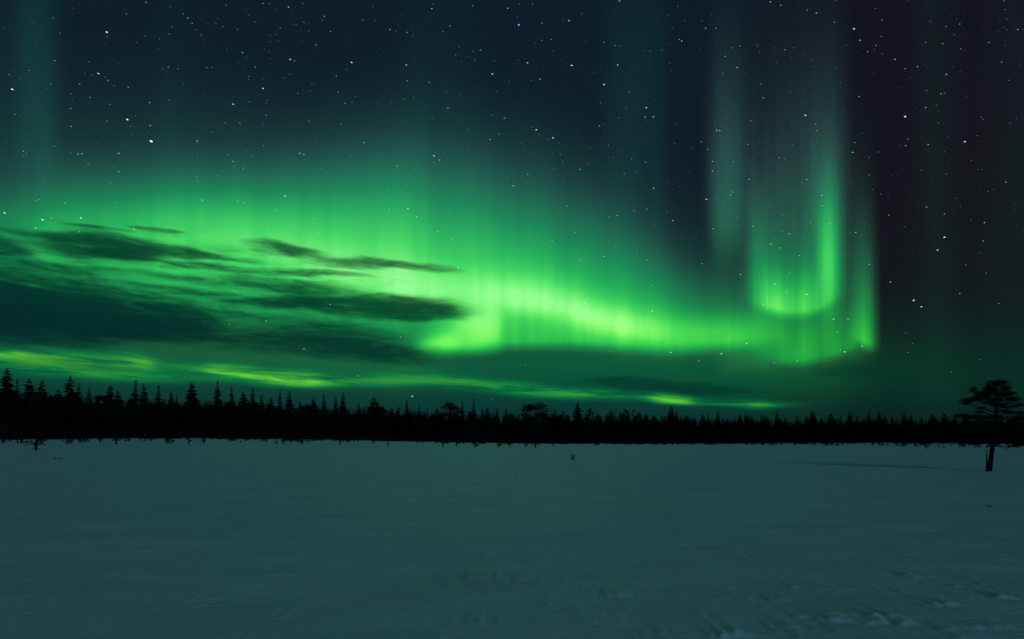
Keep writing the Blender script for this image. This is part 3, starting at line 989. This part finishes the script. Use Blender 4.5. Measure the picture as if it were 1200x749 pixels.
# ------------------------------------------------------------------ bits poking out of the snow
def twig(name, px, by, hp, wp, label, cat, seed, n=5):
    rr_ = random.Random(seed)
    Y = EYE * FPX / (by - HOR)
    for _ in range(20):
        Y = (EYE - ground_at(from_px(px, Y), Y)) * FPX / (by - HOR)
    k = Y / FPX
    v, f = [], []
    for i in range(n):
        a = rr_.uniform(-.5, .5) * wp * k
        e = Vector((a + rr_.uniform(-.5, .5) * wp * k, rr_.uniform(-.1, .1), hp * k * rr_.uniform(.6, 1.05)))
        s0 = Vector((a * .35, rr_.uniform(-.03, .03), -.05))
        m_ = s0.lerp(e, .5) + Vector((rr_.uniform(-.3, .3) * wp * k, 0, 0))
        tube(v, f, [s0, m_, e], [.35 * k * wp * .35 + .008, .012, .004], 5)
        for q in range(8):
            leaf(v, f, s0.lerp(e, rr_.uniform(.4, 1)), (rr_.uniform(-1, 1), rr_.uniform(-1, 1), rr_.uniform(-.2, 1)), .5 * hp * k * .35, .012, rr_)
    ob = bpy.data.objects.new(name, mesh_of(name, v, f, DEAD))
    x = from_px(px, Y)
    ob.location = (x, Y, ground_at(x, Y))
    ob['label'] = label
    ob['category'] = cat
    C.objects.link(ob)


twig('snag', 672, 539.5, 8, 3, 'small dark upright snag alone on open snow, just right of centre', 'snag', 1, 7)
twig('twig_tuft', 66.5, 538, 2.2, 9, 'low flat tuft of twigs barely clearing the left snow', 'twigs', 2, 6)
twig('snow_twig', 1157, 593, 1.8, 3.5, 'tiny dark twig on the snow below the lone pine', 'twig', 3, 3)
twig('grass_tuft', 975, 535.5, 1.8, 1.8, 'tiny dark tuft poking from open snow right of centre', 'tuft', 4, 3)
twig('dry_sprig', 605.5, 556, 1.6, 1.4, 'faint tiny sprig on the open snow at centre', 'sprig', 6, 2)

# ------------------------------------------------------------------ stars
# (x, y, size px, brightness)
ST = [(177, 165.5, 3.2, 5), (149, 140, 2.6, 2.6), (14, 104.5, 2.5, 2.6), (125, 37.5, 2.5, 2.4), (115, 86, 2, 1.5), (126, 94, 1.9, .8), (64, 71, 1.9, .7), (34, 82.5, 1.8, .6), (93, 98.5, 1.8, .7), (150, 102, 2, .9), (83, 127, 1.9, .8), (83, 148, 1.9, .9),
      (105, 114, 1.7, .5), (175, 120, 2, .9), (176, 147, 2, .9), (153, 148, 1.6, .5), (139, 179.5, 2, 1.1), (91, 180.5, 2, .9), (96, 180, 2, .9), (27, 177, 1.9, .8), (103, 192, 1.7, .5), (139, 201, 1.8, .7), (231, 165, 2, 1.1), (231, 180, 1.6, .5), (273, 122, 2.1, 1.2), (264, 144, 1.8, .7), (281, 144, 1.8, .6),
      (308, 103.5, 2.1, 1.2), (284, 61.5, 2, .9), (340, 69.5, 2.1, 1.2), (345, 71, 1.8, .8), (299, 78.5, 1.8, .6), (370, 52.5, 2, 1), (380, 19, 2, .9), (387, 36.5, 1.8, .7), (338, 8, 2, 1.1), (308, 4, 1.8, .7), (220, 21, 1.9, .8), (225, 27, 1.8, .6), (171, 2.5, 1.9, .8), (396, 108, 1.8, .7), (394, 89, 1.8, .6), (278, 34.5, 1.8, .5), (242, 79, 1.8, .6), (197, 78.5, 1.8, .6), (248, 79, 1.6, .4), (261, 31, 1.6, .4),
      (312, 135, 1.8, .6), (351, 179.5, 2, 1), (356, 181, 2, .9), (377, 197, 1.8, .5), (334, 229.5, 2.1, 1.4), (309, 171, 1.7, .5), (273, 189, 1.9, .8), (285, 198, 1.8, .6), (237, 234.5, 2, 1), (278, 235, 1.8, .8), (286, 237.5, 1.8, .8), (76, 238, 1.9, .8), (46, 234, 1.9, .8), (42, 235, 1.7, .6), (137, 238, 1.8, .5), (5, 249.5, 2.2, 1.6), (49.5, 257.5, 2.3, 1.8), (60, 255.5, 2, 1.1), (94.5, 255.5, 2.1, 1.5), (92.5, 271.5, 1.8, 1), (41.5, 267, 1.9, 1.2), (157, 268.5, 1.9, 1.2), (323, 246, 1.6, .8), (374, 273, 1.5, .7), (367, 256, 1.5, .8),
      (425, 23.5, 2, 1), (457, 34.5, 2, 1), (477, 38, 1.9, .7), (506, 10, 2, 1), (527, 30, 1.8, .7), (519, 37, 1.8, .6), (595, 9.5, 2, .9), (554, 6.5, 1.8, .6), (624, 4.5, 1.7, .5), (608, 29, 2.4, 1.6), (635, 27, 1.8, .8), (667, 24, 2.2, 1.2), (635, 47, 1.8, .6), (646, 46, 1.8, .7), (563, 58.5, 2, .9), (554, 60, 1.6, .4), (412, 73, 2.2, 1.9), (476, 76, 2.1, 1.2), (477, 94.5, 1.8, .7), (503, 96.5, 1.7, .5), (534, 64, 1.7, .5), (577, 86.5, 2.1, 1.3), (618, 73.5, 2.1, 1.2), (670, 76.5, 2.2, 2), (633, 92.5, 2, 1), (724, 76, 2.1, 1.2), (708, 99, 2.3, 1.5), (708, 49.5, 1.9, .8), (721, 53, 1.9, .7), (726, 54, 1.6, .4), (726, .8, 2, 1), (796, 46, 1.9, .8), (799, 48, 2, 1),
      (737, 107.5, 1.7, .7), (757.5, 126, 2, 1.2), (756, 137, 1.9, .9), (765.5, 137, 2, 1.1), (525, 126.5, 1.9, .8), (576, 135, 1.8, .6), (591, 138.5, 1.9, .8), (549, 151.5, 1.7, .5), (584.5, 157, 1.8, .8), (628.5, 152, 2.1, 1.4), (648, 161.5, 2.1, 1.3), (574, 163.5, 1.9, .8), (702.5, 147.5, 1.9, .9), (704, 120.5, 1.7, .6), (508.5, 182.5, 2.1, 1.3), (515, 187.5, 1.9, .8), (426.5, 167, 1.8, .8), (404, 121, 1.8, .7), (412.5, 120, 1.6, .4), (465.5, 194.5, 2, 1.1), (473, 116, 1.6, .4), (680, 198.5, 1.8, .9), (656.5, 181, 1.7, .6), (690, 191.5, 1.6, .4), (713, 170, 1.7, .6), (618.5, 204.5, 1.8, .7), (601.5, 217.5, 2, 1.1), (456, 223, 1.6, .5), (476.5, 217, 1.7, .7), (433, 212, 1.6, .5), (740, 186, 1.6, .5), (756.5, 190, 1.7, .6), (746, 201, 1.6, .5), (731.5, 203.5, 1.6, .6), (766, 220.5, 2, 1.1), (758, 245, 1.9, .9), (743, 247, 1.6, .6), (664.5, 241.5, 1.9, 1), (634.5, 231, 1.6, .5), (723.5, 252.5, 1.9, 1), (714, 254.5, 1.7, .8), (788.5, 258.5, 2, 1.1), (478, 244.5, 1.9, 1.2), (488, 254, 2, 1.1), (456, 246, 1.7, .8), (454, 249, 1.6, .6), (513, 271, 1.8, 1), (529, 280.5, 1.7, 1), (537, 313.5, 1.8, 1.2), (497, 301, 1.5, .8), (443, 289.5, 1.5, .9), (602, 304.5, 1.6, .8), (647, 281.5, 1.7, 1), (674, 272.5, 1.7, .8), (680.5, 305.5, 1.9, 1), (708, 300.5, 1.9, 1), (758.5, 305, 1.8, 1), (685.5, 355, 1.8, 1.2), (764.5, 364.5, 1.8, 1.2), (764, 334.5, 1.5, .7), (786, 413, 2, 1.3), (714.5, 411.5, 1.6, .8), (615.5, 427.5, 1.5, .5), (469.5, 395, 1.8, 1.1), (386.5, 357, 1.7, .9), (356, 409, 1.9, 1), (312, 376, 1.8, .9), (419.5, 440.5, 1.9, 1.1), (483, 464.5, 2, 1.5), (577, 467.5, 1.6, .5), (269, 380, 1.6, .6), (257, 328, 1.6, .8),
      (903, 2, 2, 1.1), (915, 6, 1.9, .8), (957, 15, 2, 1), (946, 11.5, 1.7, .6), (827, 33, 1.9, .8), (839, 33, 1.8, .6), (823, 24, 1.7, .5), (978, 26, 1.7, .6), (1001, 33.7, 2.3, 1.4), (1034, 23, 1.9, .8), (1008, 47, 2.1, 1.1), (1033, 42.5, 1.8, .7), (1027, 53, 1.9, .7), (1017, 60.5, 1.8, .6), (850, 66, 1.9, .8), (867, 54, 1.8, .6), (858, 56, 1.7, .5), (864, 79, 2, 1), (920, 58, 1.9, .7), (930, 56, 1.7, .5), (847, 86, 1.6, .5), (1049, 69.5, 2, 1), (1061, 80.5, 1.8, .7), (1075.5, 78, 1.9, .8), (1105, 51, 2, .9), (1085, 49.5, 1.7, .5), (1109, 31, 1.8, .6), (1125, 28, 1.8, .6), (1159, 49.5, 1.8, .7), (1126, 57, 1.7, .5), (1174, 72.5, 1.8, .7), (1193, 34.5, 1.9, .8), (1177, .8, 1.8, .7), (1109.5, 87, 2, .9), (1103, 110, 1.9, .8), (1107, 109, 1.7, .6), (1086, 106, 1.6, .5), (1085, 126, 1.9, .9),
      (892, 98.5, 2, .9), (894.5, 114.5, 1.9, .8), (1007, 113, 2.1, 1.1), (944, 135, 2.2, 1.5), (956, 145.5, 1.8, .6), (957.5, 153, 1.9, .9), (1061, 136.5, 2.6, 2.2), (840, 152.5, 2, 1), (843.5, 153, 2, 1.1), (822, 166, 2, .9), (880, 141.5, 1.8, .5), (876.5, 169, 1.9, .9), (1002, 167, 1.9, .8), (999.5, 178.5, 2.1, 1.1), (1064, 163, 1.7, .6), (1061.5, 170.5, 1.9, .8), (1088, 169.5, 2, .8), (1131, 166, 2.3, 1.6), (829.5, 175, 1.8, .6), (835, 189, 2, 1), (859.5, 189.5, 1.8, .7), (835, 200.5, 2, .9), (913, 184.5, 1.8, .8), (878, 210, 2, 1.1), (945.5, 210.5, 1.9, .9), (963.5, 229, 2, 1), (828, 233.5, 2.1, 1.2), (856, 228.5, 1.9, .8), (858.5, 225, 1.8, .8), (1019, 205, 1.7, .5), (1179, 213.5, 2, .8), (1086, 242.5, 1.9, .8), (1030, 178, 1.5, .4), (1145, 159, 1.6, .5), (1158, 224, 1.7, .5), (1100, 144, 1.6, .4),
      (1107, 250.5, 2, .9), (1107, 278, 2.4, 1.8), (1099, 293, 2.1, 1.3), (1042, 252, 2, .9), (1154, 261, 2, .9), (1152.5, 282.5, 1.9, .7), (1132, 310.5, 1.8, .6), (1156, 320, 1.8, .6), (1043.5, 330.5, 2, 1), (1071, 352, 2.5, 2), (1080, 359.5, 2.1, 1.3), (1125, 344, 1.8, .7), (1171, 355.5, 1.8, .6), (1003, 272.5, 1.9, 1), (1013, 262.5, 1.7, .7), (1019, 310, 1.8, 1), (963.5, 241, 1.7, .9), (973, 262, 1.6, .9), (950, 260.5, 1.6, .6), (925, 274, 2, 1.1), (916, 271, 1.6, .7), (903.5, 286, 2, 1.2), (914, 290.5, 1.8, .9), (937, 299.5, 1.9, 1), (925.5, 319, 1.7, .8), (908, 333, 2, 1.2), (945.5, 345, 2, 1.3), (922, 342, 1.7, .8), (894.5, 356.5, 2, 1.1), (868, 321.5, 2, 1.1), (823, 309, 1.9, .9), (836, 268, 1.9, .9), (882.5, 265, 1.9, .8), (866, 266, 1.5, .6), (977, 374, 2, 1.2), (994, 374, 1.9, 1.1), (981, 389, 1.7, .9), (875, 402.5, 1.9, 1.2), (845.5, 414.5, 2.1, 1.3), (819, 423, 1.9, 1), (907.5, 425, 1.8, .9), (934.5, 422.5, 1.6, 1), (1010.5, 405.5, 2, 1.2), (990, 412.5, 2.1, 1.3), (985, 409.5, 1.6, .7), (1064.5, 413, 1.8, .6), (1069.5, 402.5, 1.5, .5), (1148.5, 421.5, 1.7, .5), (1115, 435.5, 1.6, .5), (1061.5, 390, 1.4, .4)]
for i in range(3800):
    x, y = rng.uniform(-250, 1450), rng.uniform(-400, 300)
    if y > 215 and x < 500:
        continue
    q = rng.random()
    ST.append((x, y, 1.0 + .4 * q, .05 + .30 * q ** 3 * (1.4 if x < 400 else .9)))
RS = 7000.0
V, F, col = [], [], []
for (x, y, sz, br) in ST:
    d = Vector(((x - 600) / FPX, 1.0, (HOR - y) / FPX))
    dist = d.length
    d.normalize()
    # the exposure let the stars trail a little, turning about the pole
    tr = Vector((1, 0, -0.45 if x < 400 else -.2 if x < 800 else .02))
    tr = (tr - d * tr.dot(d)).normalized()
    up = d.cross(tr)
    rr_ = sz * .36 / FPX * RS / dist
    if br < 1.2 and sz > 1.45:
        sz, br = sz * .86, br * .72
        rr_ *= .92
    b0 = len(V)
    a, c_ = tr * rr_ * 1.35, up * rr_ * .80
    p = d * RS + Vector((0, 0, EYE))
    V += [p + a, p + c_, p - a, p - c_, p + d * rr_, p - d * rr_]
    for (i0, i1, i2) in ((0, 1, 4), (1, 2, 4), (2, 3, 4), (3, 0, 4), (1, 0, 5), (2, 1, 5), (3, 2, 5), (0, 3, 5)):
        F.append((b0 + i0, b0 + i1, b0 + i2))
    tint = rng.choice(((.55, .8, 1.0), (.6, 1, .95), (.75, .95, 1.0), (.45, .6, 1.0)))
    if br > 1.8:
        tint = (.5, .65, 1.0)
    col += [(tint[0] * br, tint[1] * br, tint[2] * br, 1)] * 6
me = bpy.data.meshes.new('stars')
me.from_pydata([tuple(p) for p in V], [], F)
ca = me.color_attributes.new('magnitude', 'FLOAT_COLOR', 'POINT')
ca.data.foreach_set('color', np.array(col, dtype=np.float32).ravel())
sm = bpy.data.materials.new('starlight')
sm.use_nodes = True
nt = sm.node_tree
nt.nodes.clear()
at = nt.nodes.new('ShaderNodeAttribute')
at.attribute_name = 'magnitude'
em = nt.nodes.new('ShaderNodeEmission')
em.inputs[1].default_value = .36
nt.links.new(at.outputs['Color'], em.inputs[0])
tp = nt.nodes.new('ShaderNodeBsdfTransparent')
ad = nt.nodes.new('ShaderNodeAddShader')
nt.links.new(em.outputs[0], ad.inputs[0])
nt.links.new(tp.outputs[0], ad.inputs[1])
ou = nt.nodes.new('ShaderNodeOutputMaterial')
nt.links.new(ad.outputs[0], ou.inputs[0])
sm.cycles.emission_sampling = 'NONE'
me.materials.append(sm)
so = bpy.data.objects.new('stars', me)
so['kind'] = 'stuff'
so['label'] = 'field of faint blue-white stars scattered over the night sky'
so['category'] = 'stars'
C.objects.link(so)
